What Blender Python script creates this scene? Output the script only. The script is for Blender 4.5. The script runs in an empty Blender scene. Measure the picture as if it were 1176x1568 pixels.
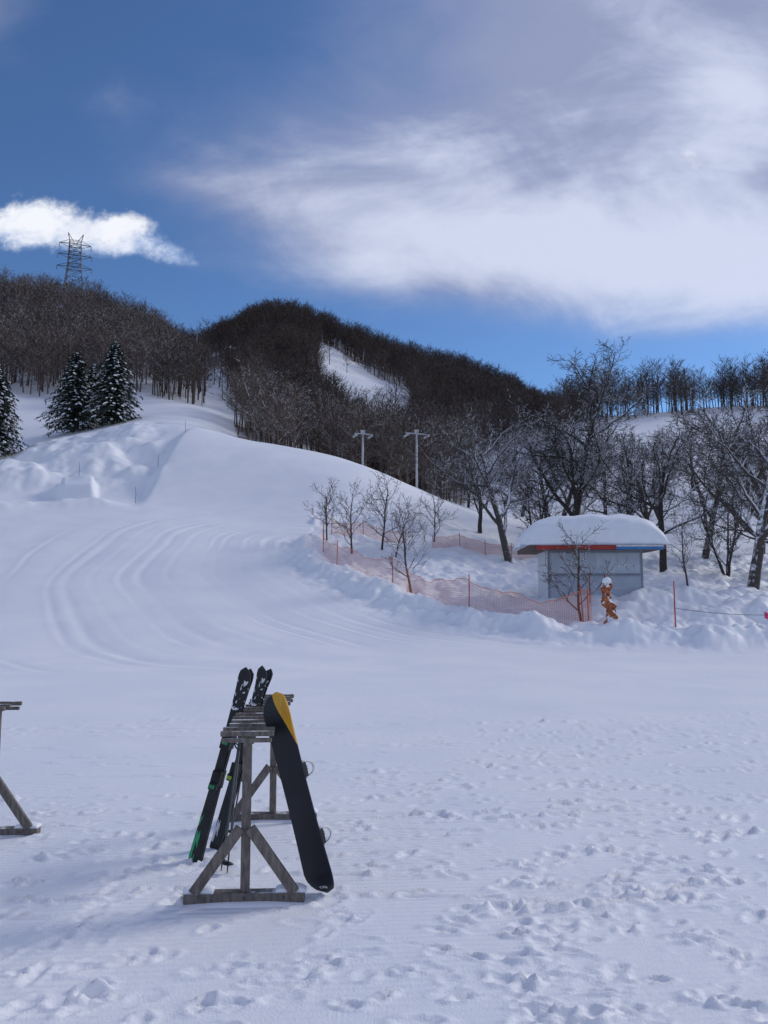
import bpy, math, random
import numpy as np
from mathutils import Vector, Matrix
R = math.radians
scene = bpy.context.scene
col = scene.collection

# ------------------------------------------------------------------ node helpers
class E:
    """tiny expression builder for math nodes"""
    nt = None
    def __init__(s, v): s.v = v
    @staticmethod
    def m(op, *a, clamp=False):
        n = E.nt.nodes.new('ShaderNodeMath'); n.operation = op; n.use_clamp = clamp
        for i, x in enumerate(a):
            x = x.v if isinstance(x, E) else x
            if isinstance(x, (int, float)): n.inputs[i].default_value = x
            else: E.nt.links.new(x, n.inputs[i])
        return E(n.outputs[0])
    def __add__(s, o): return E.m('ADD', s, o)
    def __radd__(s, o): return E.m('ADD', s, o)
    def __sub__(s, o): return E.m('SUBTRACT', s, o)
    def __rsub__(s, o): return E.m('SUBTRACT', o, s)
    def __mul__(s, o): return E.m('MULTIPLY', s, o)
    def __rmul__(s, o): return E.m('MULTIPLY', s, o)
    def __truediv__(s, o): return E.m('DIVIDE', s, o)
def sstep(x, a, b):
    n = E.nt.nodes.new('ShaderNodeMapRange'); n.interpolation_type = 'SMOOTHSTEP'
    E.nt.links.new(x.v, n.inputs['Value'])
    n.inputs['From Min'].default_value = a; n.inputs['From Max'].default_value = b
    return E(n.outputs['Result'])
def mixc(f, a, b):
    n = E.nt.nodes.new('ShaderNodeMix'); n.data_type = 'RGBA'
    for s, x in ((n.inputs[0], f), (n.inputs[6], a), (n.inputs[7], b)):
        if isinstance(x, E): x = x.v
        if isinstance(x, (int, float)): s.default_value = x
        elif isinstance(x, tuple): s.default_value = (x[0], x[1], x[2], 1)
        else: E.nt.links.new(x, s)
    return E(n.outputs[2])
def noise(vec, scale, detail=4, rough=.5, dist=0):
    n = E.nt.nodes.new('ShaderNodeTexNoise')
    if vec is not None: E.nt.links.new(vec.v, n.inputs['Vector'])
    n.inputs['Scale'].default_value = scale; n.inputs['Detail'].default_value = detail
    n.inputs['Roughness'].default_value = rough; n.inputs['Distortion'].default_value = dist
    return E(n.outputs['Fac'])
def comb(x, y, z):
    n = E.nt.nodes.new('ShaderNodeCombineXYZ')
    for i, a in enumerate((x, y, z)):
        if isinstance(a, E): E.nt.links.new(a.v, n.inputs[i])
        else: n.inputs[i].default_value = a
    return E(n.outputs[0])
def sep(v):
    n = E.nt.nodes.new('ShaderNodeSeparateXYZ'); E.nt.links.new(v.v, n.inputs[0])
    return [E(o) for o in n.outputs]
def new_mat(name, rough=.7):
    m = bpy.data.materials.new(name); m.use_nodes = True
    E.nt = m.node_tree
    b = m.node_tree.nodes['Principled BSDF']; b.inputs['Roughness'].default_value = rough
    b.inputs['Specular IOR Level'].default_value = .3
    return m, b
def objco():
    return E(E.nt.nodes.new('ShaderNodeTexCoord').outputs['Object'])
def geo(o):
    return E(E.nt.nodes.new('ShaderNodeNewGeometry').outputs[o])
def setc(b, c): E.nt.links.new(c.v, b.inputs['Base Color'])
def bump(b, h, strength=.3, dist=.02, prev=None):
    n = E.nt.nodes.new('ShaderNodeBump'); n.inputs['Strength'].default_value = strength
    n.inputs['Distance'].default_value = dist
    E.nt.links.new(h.v, n.inputs['Height']); E.nt.links.new(n.outputs[0], b.inputs['Normal'])
def simple(name, c1, c2=None, scale=8, rough=.6, bs=.2, bd=.005, metal=0):
    m, b = new_mat(name, rough)
    c2 = c2 or tuple(x*.75 for x in c1)
    f = noise(objco(), scale, 3, .6)
    setc(b, mixc(sstep(f, .35, .65), c1, c2)); b.inputs['Metallic'].default_value = metal
    if bs: bump(b, noise(objco(), scale*4, 3), bs, bd)
    return m

# ------------------------------------------------------------------ numpy noise
def vnoise(x, y, seed=0):
    xi = np.floor(x).astype(np.int64); yi = np.floor(y).astype(np.int64)
    fx = x-xi; fy = y-yi
    fx = fx*fx*fx*(fx*(fx*6-15)+10); fy = fy*fy*fy*(fy*(fy*6-15)+10)
    def h(a, b):
        n = (a*374761393+b*668265263+seed*1442695041) & 0xffffffff
        n = ((n ^ (n >> 13))*1274126177) & 0xffffffff
        n = (n ^ (n >> 16)) & 0xffff
        return n/65535.0
    a = h(xi, yi); b = h(xi+1, yi); c = h(xi, yi+1); d = h(xi+1, yi+1)
    return (a*(1-fx)+b*fx)*(1-fy)+(c*(1-fx)+d*fx)*fy-.5
def fbm(x, y, sc, octv=4, seed=0, g=.5):
    o = 0; am = 1
    for i in range(octv):
        o = o+am*vnoise(x/sc+i*17.3, y/sc-i*9.1, seed+i); sc *= .5; am *= g
    return o
def ss(x, a, b):
    t = np.clip((x-a)/(b-a), 0, 1); return t*t*(3-2*t)

# ------------------------------------------------------------------ terrain survey table
EYE = 2.2
yk = [29, 36, 40, 48, 58, 66, 74, 84, 95, 110, 130, 150, 180, 220, 260, 300, 340, 400, 600, 1500]
near = [-.0747, -.0260]
prof = {
 -.50: [0, .05, .098, .12, .165, .178, .175, .19, .232, .265, .30, .345, .392, .387, .37, .33, .2, .05],
 -.41: [0, .05, .095, .12, .170, .200, .200, .207, .225, .25, .29, .335, .383, .375, .36, .32, .2, .05],
 -.335: [0, .05, .095, .120, .175, .218, .222, .228, .24, .262, .29, .325, .355, .345, .32, .28, .18, .05],
 -.25: [0, .045, .090, .112, .175, .222, .224, .232, .247, .26, .275, .285, .295, .300, .295, .27, .17, .05],
 -.16: [0, .042, .085, .110, .170, .209, .185, .18, .20, .22, .25, .285, .325, .362, .38, .35, .2, .05],
 -.075: [0, .040, .080, .122, .170, .194, .165, .158, .168, .19, .225, .265, .305, .335, .346, .32, .2, .05],
 0.0: [0, .038, .068, .115, .152, .167, .14, .135, .145, .165, .205, .25, .28, .305, .314, .30, .18, .05],
 .095: [0, .032, .06, .09, .115, .115, .105, .105, .12, .14, .185, .225, .252, .272, .282, .27, .16, .05],
 .18: [0, .022, .045, .06, .08, .09, .10, .125, .165, .19, .2, .21, .225, .24, .248, .24, .14, .05],
 .26: [0, .018, .04, .055, .075, .10, .13, .165, .215, .235, .225, .21, .20, .205, .212, .2, .13, .05],
 .36: [0, .018, .04, .055, .08, .11, .14, .175, .22, .242, .232, .21, .2, .19, .19, .18, .12, .05],
 .45: [0, .018, .04, .055, .08, .11, .145, .18, .222, .248, .240, .22, .2, .19, .19, .18, .12, .05],
 .52: [0, .018, .04, .055, .08, .11, .145, .18, .225, .250, .245, .23, .21, .2, .19, .18, .12, .05],
}
ak = np.array(sorted(prof))
AN, WN = 361, 900
ag = np.linspace(-.9, .9, AN)
wg = np.linspace(math.log(20.), math.log(1520.), WN)
yg = np.exp(wg)-20
tab = np.zeros((len(ak), WN))
for i, a in enumerate(ak):
    t = near+prof[a]
    zz = [0, 0]+[EYE+tt*yy for tt, yy in zip(t, yk)]
    tab[i] = np.interp(yg, [-5, 25.]+yk, zz)
ZT = np.zeros((AN, WN))
for j in range(WN): ZT[:, j] = np.interp(ag, ak, tab[:, j])
def blur(A, s, ax):
    r = int(3*s); k = np.exp(-.5*(np.arange(-r, r+1)/s)**2); k /= k.sum()
    P = np.pad(A, [(r, r) if i == ax else (0, 0) for i in range(2)], mode='edge')
    return np.apply_along_axis(lambda v: np.convolve(v, k, 'valid'), ax, P)
ZT = blur(blur(ZT, 7, 1), 6, 0)
def base_z(x, y):
    yy = np.maximum(y, 1.)
    a = np.clip(x/yy, -.899, .899)
    fa = (a+.9)/1.8*(AN-1); fw = (np.log(np.clip(y, .5, 1490)+20)-wg[0])/(wg[-1]-wg[0])*(WN-1)
    i = np.clip(fa.astype(int), 0, AN-2); j = np.clip(fw.astype(int), 0, WN-2)
    u = fa-i; v = fw-j
    return (ZT[i, j]*(1-u)+ZT[i+1, j]*u)*(1-v)+(ZT[i, j+1]*(1-u)+ZT[i+1, j+1]*u)*v

fence_line = [(-4.3, 55.5), (-4.2, 52), (-3.7, 48.5), (-2.2, 45.5), (.6, 41), (3.8, 36), (7.0, 33.6), (8.9, 33.6)]
bank_line = [(-5.2, 53.5), (-5.0, 50), (-4.2, 46.5), (-2.2, 42.8), (.4, 38.6), (3.6, 34.3), (6.6, 32.0), (9.4, 31.2), (13, 30.6), (18, 30.2), (30, 30)]
def poly_dist(x, y, pl):
    best = np.full(x.shape, 1e9); sgn = np.ones(x.shape)
    for (x0, y0), (x1, y1) in zip(pl[:-1], pl[1:]):
        dx, dy = x1-x0, y1-y0; L = dx*dx+dy*dy
        t = np.clip(((x-x0)*dx+(y-y0)*dy)/L, 0, 1)
        d = np.hypot(x-x0-t*dx, y-y0-t*dy)
        s = np.sign(dx*(y-y0)-dy*(x-x0))
        m = d < best; best = np.where(m, d, best); sgn = np.where(m, s, sgn)
    return best, sgn   # sgn>0 : inside (behind the bank)
def terrain(x, y):
    x = np.atleast_1d(np.asarray(x, float)); y = np.atleast_1d(np.asarray(y, float))
    z = base_z(x, y)
    a = x/np.maximum(y, 1.)
    z = z+.10*fbm(x, y, 6, 3, 3)*ss(y, 4, 14)+.014*fbm(x, y, 1.2, 2, 5)
    far = ss(y, 60, 75)
    z = z+far*.5*fbm(x, y, 14, 3, 8)
    z = z+ss(y, 150, 200)*3.4*fbm(x, y, 40, 4, 18)
    m = (y > 22) & (y < 95)
    if m.any():
        xm, ym = x[m], y[m]
        d, s = poly_dist(xm, ym, bank_line)
        n = fbm(xm, ym, 1.6, 4, 21)
        n2 = fbm(xm, ym, .7, 3, 33)
        amp = .52*(1-ss(xm, 9, 22)*.5)
        w = np.where(s > 0, 1.4, .8)
        add = amp*np.exp(-(d/w)**2)*(1+1.0*n)+.38*np.exp(-(d/1.6)**2)*n2
        # churned snow behind the bank
        ins = (s > 0)*ss(d, .2, 2.)*(1-ss(ym, 58, 72))
        add += ins*(.34*n+.34*n2)
        # groomer / ski tracks curving round the outside of the bank
        out = (s < 0)*(1-ss(ym, 60, 72))
        dd = d+1.6*fbm(xm, ym, 14, 2, 51)
        fade = .15+1.5*np.clip(fbm(xm, ym, 8, 2, 57)+.25, 0, 1)
        for di, dp, wd in ((1.9, .05, .16), (2.9, .055, .2), (4.2, .03, .14), (5.7, .03, .15), (6.5, .025, .12), (8.2, .02, .2), (9.6, .04, .22), (10.6, .025, .15), (12.1, .015, .2), (13.4, .045, .26), (14.3, .02, .16), (17.2, .02, .18)):
            q = (dd-di)/wd
            add += fade*out*dp*(-np.exp(-q*q)+.7*np.exp(-((q-1.9)/1.1)**2))*(1-.3*ss(xm, 2, 9))
        # broad, slightly dished groomer passes
        add += out*.022*np.cos(dd*2*math.pi/4.1)*ss(d, 1.5, 3)*(1-ss(d, 16, 24))
        z[m] += add
    # terrain-park features on the left
    def box(a0, a1, y0, y1, h, sa=.012, sy=1.3):
        return h*ss(a, a0-sa, a0+sa)*(1-ss(a, a1-sa, a1+sa))*ss(y, y0-sy, y0+sy)*(1-ss(y, y1-sy, y1+sy))
    z += box(-.425, -.378, 68, 71.5, 1.3, .006, .8)+box(-.52, -.45, 72, 76, 1.1)+box(-.445, -.355, 77, 82, 1.1, .02, 1.8)
    e = -.322+.0028*(np.clip(y, 62, 90)-62)
    z += -.95*(1-ss(a, e-.016, e+.004))*ss(y, 63, 70)*(1-ss(y, 84, 93))
    lump = ss(-a, .26, .34)*ss(y, 68, 74)*(1-ss(y, 92, 108))
    z += lump*(1.5*fbm(x, y, 6, 3, 77)+.7*fbm(x, y, 2.2, 3, 79))
    yb = 63.5+20*(a+.40)+1.2*fbm(x, y, 6, 2, 83)
    z += .65*ss(-a, .33, .37)*np.exp(-((y-yb)/1.1)**2)*(1+1.0*fbm(x, y, 2.5, 3, 80))
    yb2 = 72+30*(a+.46)+1.2*fbm(x, y, 6, 2, 86)
    z += .8*ss(-a, .41, .45)*np.exp(-((y-yb2)/1.3)**2)*(1+1.0*fbm(x, y, 3, 3, 88))
    for (cx, cy, h, r) in ((17.5, 35.5, .8, 1.8), (20.5, 34.2, .9, 2.0), (15.2, 38, .7, 1.4), (14.6, 34.5, .4, 1.2), (23, 37, 1., 2.2),
                           (10.6, 36.6, .55, 1.7), (12.6, 37.0, .55, 1.5), (8.0, 37.4, .4, 1.5), (13.6, 36.2, .3, 1.)):
        z += h*np.exp(-(((x-cx)/r)**2+((y-cy)/(r*.8))**2))
    return z
def gz(x, y): return float(terrain([x], [y])[0])

def clearing(a, y):   # True where the forest is open
    k = (a+.084)/.115
    yc = 292-38*k
    c1 = (k > -.02) & (k < 1.04) & (y > yc-108+8*np.sin(k*9)+22*k) & (y < yc+12-6*k)
    ac = -.272+.062*np.clip((290-y)/130, 0, 1)+.006*np.sin(y*.09)
    c2 = (np.abs(a-ac) < .020+.012*np.sin(y*.045+1)**2) & (y > 135) & (y < 300)
    return c1, c2
def forest_mask(a, y, x):
    lo = np.interp(a, [-.9, -.5, -.40, -.34, -.31, -.20, -.19, .10, .13, .22, .25, .9],
                      [148, 148, 152, 156, 150, 140, 103, 103, 165, 190, 141, 141])
    hi = np.interp(a, [-.9, -.5, -.3, -.2, .23, .27, .9], [285, 285, 300, 355, 355, 163, 163])
    return (y > lo) & (y < hi)

# ------------------------------------------------------------------ ground mesh
rows = np.concatenate([np.linspace(-4, 2.8, 18), 1/np.linspace(1/3., 1/30., 620), np.exp(np.linspace(math.log(30.06), math.log(100), 430)),
                       np.exp(np.linspace(math.log(100.5), math.log(400), 200)), np.exp(np.linspace(math.log(410), math.log(1480), 16))])
NC = 860
sg = np.linspace(-.85, .85, NC)
NR = len(rows)
Y = np.repeat(rows[:, None], NC, 1); X = sg[None, :]*(Y+7.)
Z = terrain(X.ravel(), Y.ravel()).reshape(NR, NC)
rng = random.Random(4)
def dent(cx, cy, ang, w, l, dep, rim=.35, rag=.7):
    i0 = np.searchsorted(rows, cy-1.8*l); i1 = np.searchsorted(rows, cy+1.8*l)
    if i1 <= i0: return
    s0 = min((cx-1.8*l)/(cy+7-1.8*l), (cx-1.8*l)/(cy+7+1.8*l)); s1 = max((cx+1.8*l)/(cy+7-1.8*l), (cx+1.8*l)/(cy+7+1.8*l))
    j0 = max(0, np.searchsorted(sg, s0)); j1 = min(NC, np.searchsorted(sg, s1))
    if j1 <= j0: return
    xx = X[i0:i1, j0:j1]-cx; yy = Y[i0:i1, j0:j1]-cy
    c, s = math.cos(ang), math.sin(ang)
    p = (xx*c+yy*s)/l; q = (-xx*s+yy*c)/w
    n = fbm(xx+cx, yy+cy, .10, 3, 9, .7)
    r2 = p*p+q*q+rag*n
    Z[i0:i1, j0:j1] += -dep*np.exp(-np.abs(r2)**2*1.2)*(1+1.2*n)+rim*dep*np.exp(-((np.sqrt(np.maximum(r2, 0))-1.35)/.35)**2)*(1+2*n)
def trail(x0, y0, x1, y1, n, jit=.2, dep=.018):
    ang = math.atan2(y1-y0, x1-x0)
    for k in range(n):
        t = (k+rng.random()*.25)/n; side = .11*(1 if k % 2 else -1)
        x = x0+(x1-x0)*t-math.sin(ang)*side+rng.gauss(0, jit*.4); y = y0+(y1-y0)*t+math.cos(ang)*side+rng.gauss(0, jit*.4)
        dent(x, y, ang+rng.gauss(0, .2), .05+rng.random()*.02, .11+rng.random()*.03, dep*(.5+.9*rng.random()), .45, .9)
for tr in ((.6, 4.3, 6.5, 11.2, 22), (1.6, 4.0, 6.8, 8.6, 16), (-2.6, 4.6, -1.3, 6.6, 6), (-2.9, 4.2, .2, 4.9, 8), (.1, 8.5, 4.4, 12.8, 14),
           (2.2, 4.1, 3.6, 5.2, 6), (2.9, 5.2, 7.5, 7.1, 12), (-1.9, 4.4, -2.2, 7.6, 8), (1.4, 10.5, 8, 12.4, 15), (3.4, 13.5, 9, 15.5, 12)):
    trail(*tr)
for _ in range(420):
    y = 4.1+rng.random()**1.2*10; a = rng.gauss(.27, .16)
    dent(a*y, y, rng.uniform(-.6, .9), .025+rng.random()*.035, .05+rng.random()*.08, .006+rng.random()*.014, .8, 1.2)
for _ in range(170):
    y = 4.2+rng.random()*4.6; a = rng.uniform(-.55, -.02)
    dent(a*y, y, rng.uniform(-.4, 1.2), .025+rng.random()*.035, .05+rng.random()*.08, .006+rng.random()*.012, .8, 1.2)
for _ in range(110):
    y = 5.0+rng.random()*9; a = rng.uniform(-.45, .5)
    dent(a*y, y, rng.choice([.12, .2, .35, -.1])+rng.gauss(0, .08), .016+.022*rng.random(), .2+rng.random()*.4, .007+rng.random()*.012, 1.0, .9)
# loose snow kicked up by boots and skis
cm = ss(fbm(X, Y, 1.8, 3, 61), .0, .34)*(1-ss(Y, 12, 26))*(.5+.5*ss(X, -.5, 3))
Z += cm*(.017*np.maximum(fbm(X, Y, .11, 3, 63, .7), -.02)+.010*fbm(X, Y, .34, 3, 65, .6))
# groomer passes across the apron
for (x0, y0, x1, y1, d) in ((-8, 4.6, 12, 6.9, .010), (-8, 7.1, 14, 9.4, .010), (-10, 9.4, 16, 10.6, .014), (-12, 12.8, 20, 14.2, .018), (-14, 17, 20, 17.5, .022), (-16, 22, 22, 21, .025)):
    t = y0+(X-x0)/(x1-x0)*(y1-y0)+.25*fbm(X, Y, 5, 2, 71)
    q = (Y-t)/.055
    Z += d*(np.exp(-q*q)-.5*np.exp(-((q+2)/1.2)**2))*np.clip(.45+2*fbm(X, Y, 2.5, 2, 73), 0, 1)
V = np.stack([X, Y, Z], -1).reshape(-1, 3)
idx = np.arange(NR*NC).reshape(NR, NC)
F = np.stack([idx[:-1, :-1], idx[:-1, 1:], idx[1:, 1:], idx[1:, :-1]], -1).reshape(-1, 4)
me = bpy.data.meshes.new('snow_ground')
me.vertices.add(len(V)); me.vertices.foreach_set('co', V.ravel())
me.loops.add(F.size); me.loops.foreach_set('vertex_index', F.ravel().astype(np.int32))
me.polygons.add(len(F)); me.polygons.foreach_set('loop_start', np.arange(0, F.size, 4, dtype=np.int32))
me.polygons.foreach_set('use_smooth', np.ones(len(F), bool))
me.update(calc_edges=True)
A = X/np.maximum(Y, 1)
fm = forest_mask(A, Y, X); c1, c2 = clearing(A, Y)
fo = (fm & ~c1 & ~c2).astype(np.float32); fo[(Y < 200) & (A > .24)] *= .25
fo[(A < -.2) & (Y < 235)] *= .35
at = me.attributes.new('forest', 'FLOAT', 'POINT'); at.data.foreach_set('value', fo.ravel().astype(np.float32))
ground = bpy.data.objects.new('snow_ground', me); col.objects.link(ground)

m_snow, b = new_mat('snow', .55)
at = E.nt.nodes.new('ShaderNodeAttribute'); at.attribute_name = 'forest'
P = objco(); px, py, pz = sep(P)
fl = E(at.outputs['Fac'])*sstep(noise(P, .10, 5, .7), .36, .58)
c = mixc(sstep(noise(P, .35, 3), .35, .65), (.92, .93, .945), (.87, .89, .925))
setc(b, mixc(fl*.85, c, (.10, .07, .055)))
fine = noise(P, 60, 3, .7)
mid = noise(P, 9, 3, .6)
w = E.nt.nodes.new('ShaderNodeTexWave'); w.bands_direction = 'Y'; w.inputs['Scale'].default_value = 4.6
w.inputs['Distortion'].default_value = .6; w.inputs['Detail'].default_value = 1
E.nt.links.new(comb(px, py-px*.10, 0).v, w.inputs['Vector'])
gm = sstep(noise(P, .5, 3), .36, .54)*(1-sstep(py, 9, 20))
bump(b, fine*.7+mid*.5+E(w.outputs['Fac'])*gm*.7, .7, .013)
me.materials.append(m_snow)

# ------------------------------------------------------------------ mesh builder
class MB:
    def __init__(s): s.v = []; s.f = []; s.mi = []
    def add(s, vs, fs, mi=0):
        o = len(s.v); s.v += [tuple(p) for p in vs]
        s.f += [tuple(i+o for i in f) for f in fs]; s.mi += [mi]*len(fs)
    def tube(s, pts, rad, n=6, mi=0, cap=True):
        pts = [Vector(p) for p in pts]
        if isinstance(rad, (int, float)): rad = [rad]*len(pts)
        vs = []; fs = []
        d0 = (pts[1]-pts[0]).normalized()
        ref = Vector((0, 0, 1)) if abs(d0.z) < .9 else Vector((1, 0, 0))
        u = d0.cross(ref).normalized()
        for i, p in enumerate(pts):
            d = (pts[min(i+1, len(pts)-1)]-pts[max(i-1, 0)])
            d = d.normalized() if d.length > 1e-9 else d0
            u = (u-d*u.dot(d)).normalized(); w = d.cross(u)
            for k in range(n):
                t = 2*math.pi*k/n
                vs.append(p+(u*math.cos(t)+w*math.sin(t))*rad[i])
        for i in range(len(pts)-1):
            for k in range(n):
                k2 = (k+1) % n
                fs.append((i*n+k, i*n+k2, (i+1)*n+k2, (i+1)*n+k))
        if cap:
            fs.append(tuple(range(n))[::-1]); fs.append(tuple((len(pts)-1)*n+k for k in range(n)))
        s.add(vs, fs, mi)
    def box(s, c, size, rot=None, mi=0):
        c = Vector(c); hx, hy, hz = [q/2 for q in size]
        vs = [Vector((x, y, z)) for x in (-hx, hx) for y in (-hy, hy) for z in (-hz, hz)]
        if rot is not None: vs = [rot @ v for v in vs]
        s.add([v+c for v in vs], [(0, 1, 3, 2), (4, 6, 7, 5), (0, 4, 5, 1), (2, 3, 7, 6), (0, 2, 6, 4), (1, 5, 7, 3)], mi)
    def beam(s, p, q, w, h, mi=0, up=(0, 1, 0)):
        p = Vector(p); q = Vector(q); d = (q-p); L = d.length; d.normalize()
        up = Vector(up); x = d.cross(up).normalized(); y = x.cross(d).normalized()
        M = Matrix((x, y, d)).transposed()
        s.box((p+q)/2, (w, h, L), M, mi)
    def obj(s, name, mats, parent=None, smooth=False, bevel=0, loc=None):
        me = bpy.data.meshes.new(name)
        me.from_pydata(s.v, [], s.f); me.update()
        for m in (mats if isinstance(mats, (list, tuple)) else [mats]): me.materials.append(m)
        me.polygons.foreach_set('material_index', s.mi)
        if smooth: me.polygons.foreach_set('use_smooth', [True]*len(s.f))
        o = bpy.data.objects.new(name, me); col.objects.link(o)
        if parent: o.parent = parent
        if loc: o.location = loc
        if bevel:
            b = o.modifiers.new('bevel', 'BEVEL'); b.width = bevel; b.segments = 2
        return o
def empty(name, loc=(0, 0, 0), rz=0):
    e = bpy.data.objects.new(name, None); e.location = loc; e.rotation_euler[2] = rz; e.empty_display_size = .3
    col.objects.link(e); return e

# ------------------------------------------------------------------ materials
def bark_mat(name, c1, c2, snow=.5, lo=.35, hi=.6, hill=False):
    m, b = new_mat(name, .85)
    P = objco(); nz = sep(geo('Normal'))[2]
    f = noise(P, 5, 2, .6)
    oin = E.nt.nodes.new('ShaderNodeObjectInfo'); oi = E(oin.outputs['Random'])
    c = mixc(sstep(f*.6+oi*.5, .3, .8), c1, c2)
    k = sstep(nz+(f-.5)*1.0, lo, hi)*snow
    if hill:   # exposed upper slopes have shed most of their snow
        lx, ly, lz = sep(E(oin.outputs['Location']))
        h = sstep(lz, 22, 46)*sstep(lx+ly*.25, -15, 10)
        patch = sstep(noise(E(oin.outputs['Location']), .035, 2), .35, .65)
        k = k*(.45+.75*patch)*(1-h*(.65+.3*patch)); c = mixc(h*(.45+.4*patch), c, (.05, .034, .028))
    setc(b, mixc(k, c, (.84, .86, .90)))
    return m
m_bark = bark_mat('bark_snow', (.05, .042, .04), (.085, .072, .066), .95, .14, .42)
m_bark2 = bark_mat('bark_snow_young', (.09, .06, .05), (.13, .09, .07), .9, .3, .6)
m_forest = bark_mat('forest_bark', (.070, .050, .040), (.17, .125, .098), .66, .22, .65, True)
def wood(name, c1, c2):
    m, b = new_mat(name, .8)
    P = objco(); x, y, z = sep(P)
    g = noise(comb(x*14, y*14, z*3), 3, 6, .65)
    nz = sep(geo('Normal'))[2]
    c = mixc(sstep(g, .3, .7), c1, c2)
    k = sstep(nz+(noise(P, 7, 3)-.5)*1.2, .98, 1.12)*.8
    setc(b, mixc(k, c, (.82, .84, .88))); bump(b, g, .5, .004)
    return m
m_wood = wood('weathered_wood', (.23, .20, .175), (.105, .09, .08))
m_needle = simple('spruce_needles', (.022, .036, .030), (.045, .062, .048), 3, .8, 0)
m_psnow = simple('tree_snow', (.90, .91, .93), (.85, .87, .91), 3, .6)
m_black = simple('black_plastic', (.012, .012, .014), (.02, .02, .022), 10, .45)
m_steel = simple('galvanised_steel', (.30, .31, .33), (.22, .23, .25), 3, .5, metal=.3)
m_lsteel = simple('pale_painted_steel', (.50, .52, .54), (.40, .42, .44), 3, .5)
m_dsteel = simple('dark_steel', (.10, .11, .12), (.07, .075, .08), 3, .6)
m_orange = simple('orange_net', (.80, .27, .13), (.66, .2, .09), 4, .6, 0)
m_red = simple('red_pole', (.60, .09, .05), (.45, .06, .03), 6, .5)
m_white = simple('white_plastic', (.75, .76, .78), (.6, .6, .62), 10, .45)
m_green = simple('green_plastic', (.03, .30, .12), (.02, .2, .08), 10, .45)
m_lime = simple('lime_plastic', (.40, .55, .05), (.3, .42, .04), 10, .45)

# ------------------------------------------------------------------ bare trees
def make_tree(seed, H, trunk_h, spread, r0, counts=(9, 7, 6, 4), lean=(0, 0), upw=.25, stems=1, tw=.010, sides=(7, 5, 3, 3, 3), crown=None):
    rg = random.Random(seed); mb = MB()
    def rv(): return Vector((rg.gauss(0, 1), rg.gauss(0, 1), rg.gauss(0, 1)))
    def grow(p, d, L, r, lv):
        ns = (7, 7, 5, 3, 2)[lv]; pts = [p.copy()]; rad = [r]; dirs = [d.copy()]
        for i in range(ns):
            d = (d+rv()*(.09, .17, .2, .2, .15)[lv]+Vector((0, 0, upw*(.3, .30, .3, .2, .1)[lv]))).normalized()
            p = p+d*L/ns; pts.append(p.copy()); dirs.append(d.copy())
            t = (i+1)/ns; rad.append(max(tw*.6, r*(1-t*(.6 if lv == 0 else .75))))
        mb.tube(pts, rad, sides[lv], 0, cap=lv < 2)
        if lv >= 4 or (lv >= len(counts)): return
        n = counts[lv]; n = max(2, int(n*(.8+.4*rg.random())))
        if lv > 1: n = max(2, int(n*min(1.3, .4+L*.75)))
        for k in range(n):
            lo = (trunk_h, .18, .12, .1)[lv]
            t = lo+(1-lo)*((k+rg.random()*.9)/n); t = min(t, .99)
            if lv == 0 and k >= n-2: t = .97
            f = t*ns; i = min(int(f), ns-1); q = pts[i].lerp(pts[i+1], f-i); dd = dirs[i+1]
            az = k*2.4+rg.random()*1.2
            u = dd.orthogonal().normalized(); w = dd.cross(u)
            sd = u*math.cos(az)+w*math.sin(az)
            an = (spread if lv == 0 else .85)*(.75+.5*rg.random())
            if lv == 0 and t > .9: an *= .55
            nd = (dd*math.cos(an)+sd*math.sin(an))
            if lv >= 1: nd.z = nd.z*.8+.05
            nl = L*((.85 if lv == 0 else .5)*(.65+.5*rg.random()))*(1-.45*t if lv == 0 else 1-.35*t)
            if lv == 0: nl = (crown or H*.55)*(.75+.35*rg.random())*(1-.45*(t-lo)/(1-lo))
            nr = max(tw, rad[i]*(.55, .46, .45, .5)[lv])
            grow(q, nd.normalized(), nl, nr, lv+1)
    for s in range(stems):
        az = s*2*math.pi/stems+.5
        o = .0 if stems == 1 else .35
        d = Vector((lean[0]+o*math.cos(az), lean[1]+o*math.sin(az), 1)).normalized()
        grow(Vector((0, 0, -.3)), d, H*.66, r0*(1 if stems == 1 else .75), 0)
    zs = sorted(v[2] for v in mb.v)[int(len(mb.v)*.998)]; k = H/zs
    mb.v = [(v[0]*k, v[1]*k, v[2]*k) for v in mb.v]
    me = bpy.data.meshes.new('bare_tree'); me.from_pydata(mb.v, [], mb.f); me.update()
    return me
def put_tree(me, mat, x, y, s=1, rz=0, name='bare_tree', dz=0, wide=1):
    if not me.materials: me.materials.append(mat)
    o = bpy.data.objects.new(name, me); col.objects.link(o)
    o.location = (x, y, gz(x, y)+dz); o.rotation_euler[2] = rz; o.scale = (s*wide, s*wide, s)
    return o
tA = make_tree(11, 10.2, .26, 1.05, .22, (11, 9, 8, 6), lean=(-.12, 0), upw=.2, tw=.013, crown=5.6)
tB = make_tree(23, 15.5, .25, .90, .30, (16, 10, 9, 6), upw=.2, tw=.015, crown=6.6)
tC = make_tree(31, 10.8, .18, 1.1, .25, (12, 9, 8, 6), lean=(.12, 0), upw=.2, tw=.013, crown=6.2)
tD = make_tree(47, 9.5, .28, .95, .22, (12, 9, 8, 6), upw=.22, tw=.013, crown=4.8)
tE = make_tree(53, 6.0, .15, .85, .12, (7, 7, 6, 3), upw=.22, stems=3, tw=.012, crown=2.6)
sA = make_tree(61, 5.2, .25, .85, .065, (13, 7, 5), upw=.3, tw=.012, crown=2.4)
sB = make_tree(67, 4.8, .22, .9, .060, (13, 7, 5), upw=.3, tw=.012, crown=2.3)
sC = make_tree(71, 4.4, .3, .8, .055, (11, 7, 5), upw=.3, tw=.011, crown=2.0)
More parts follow.
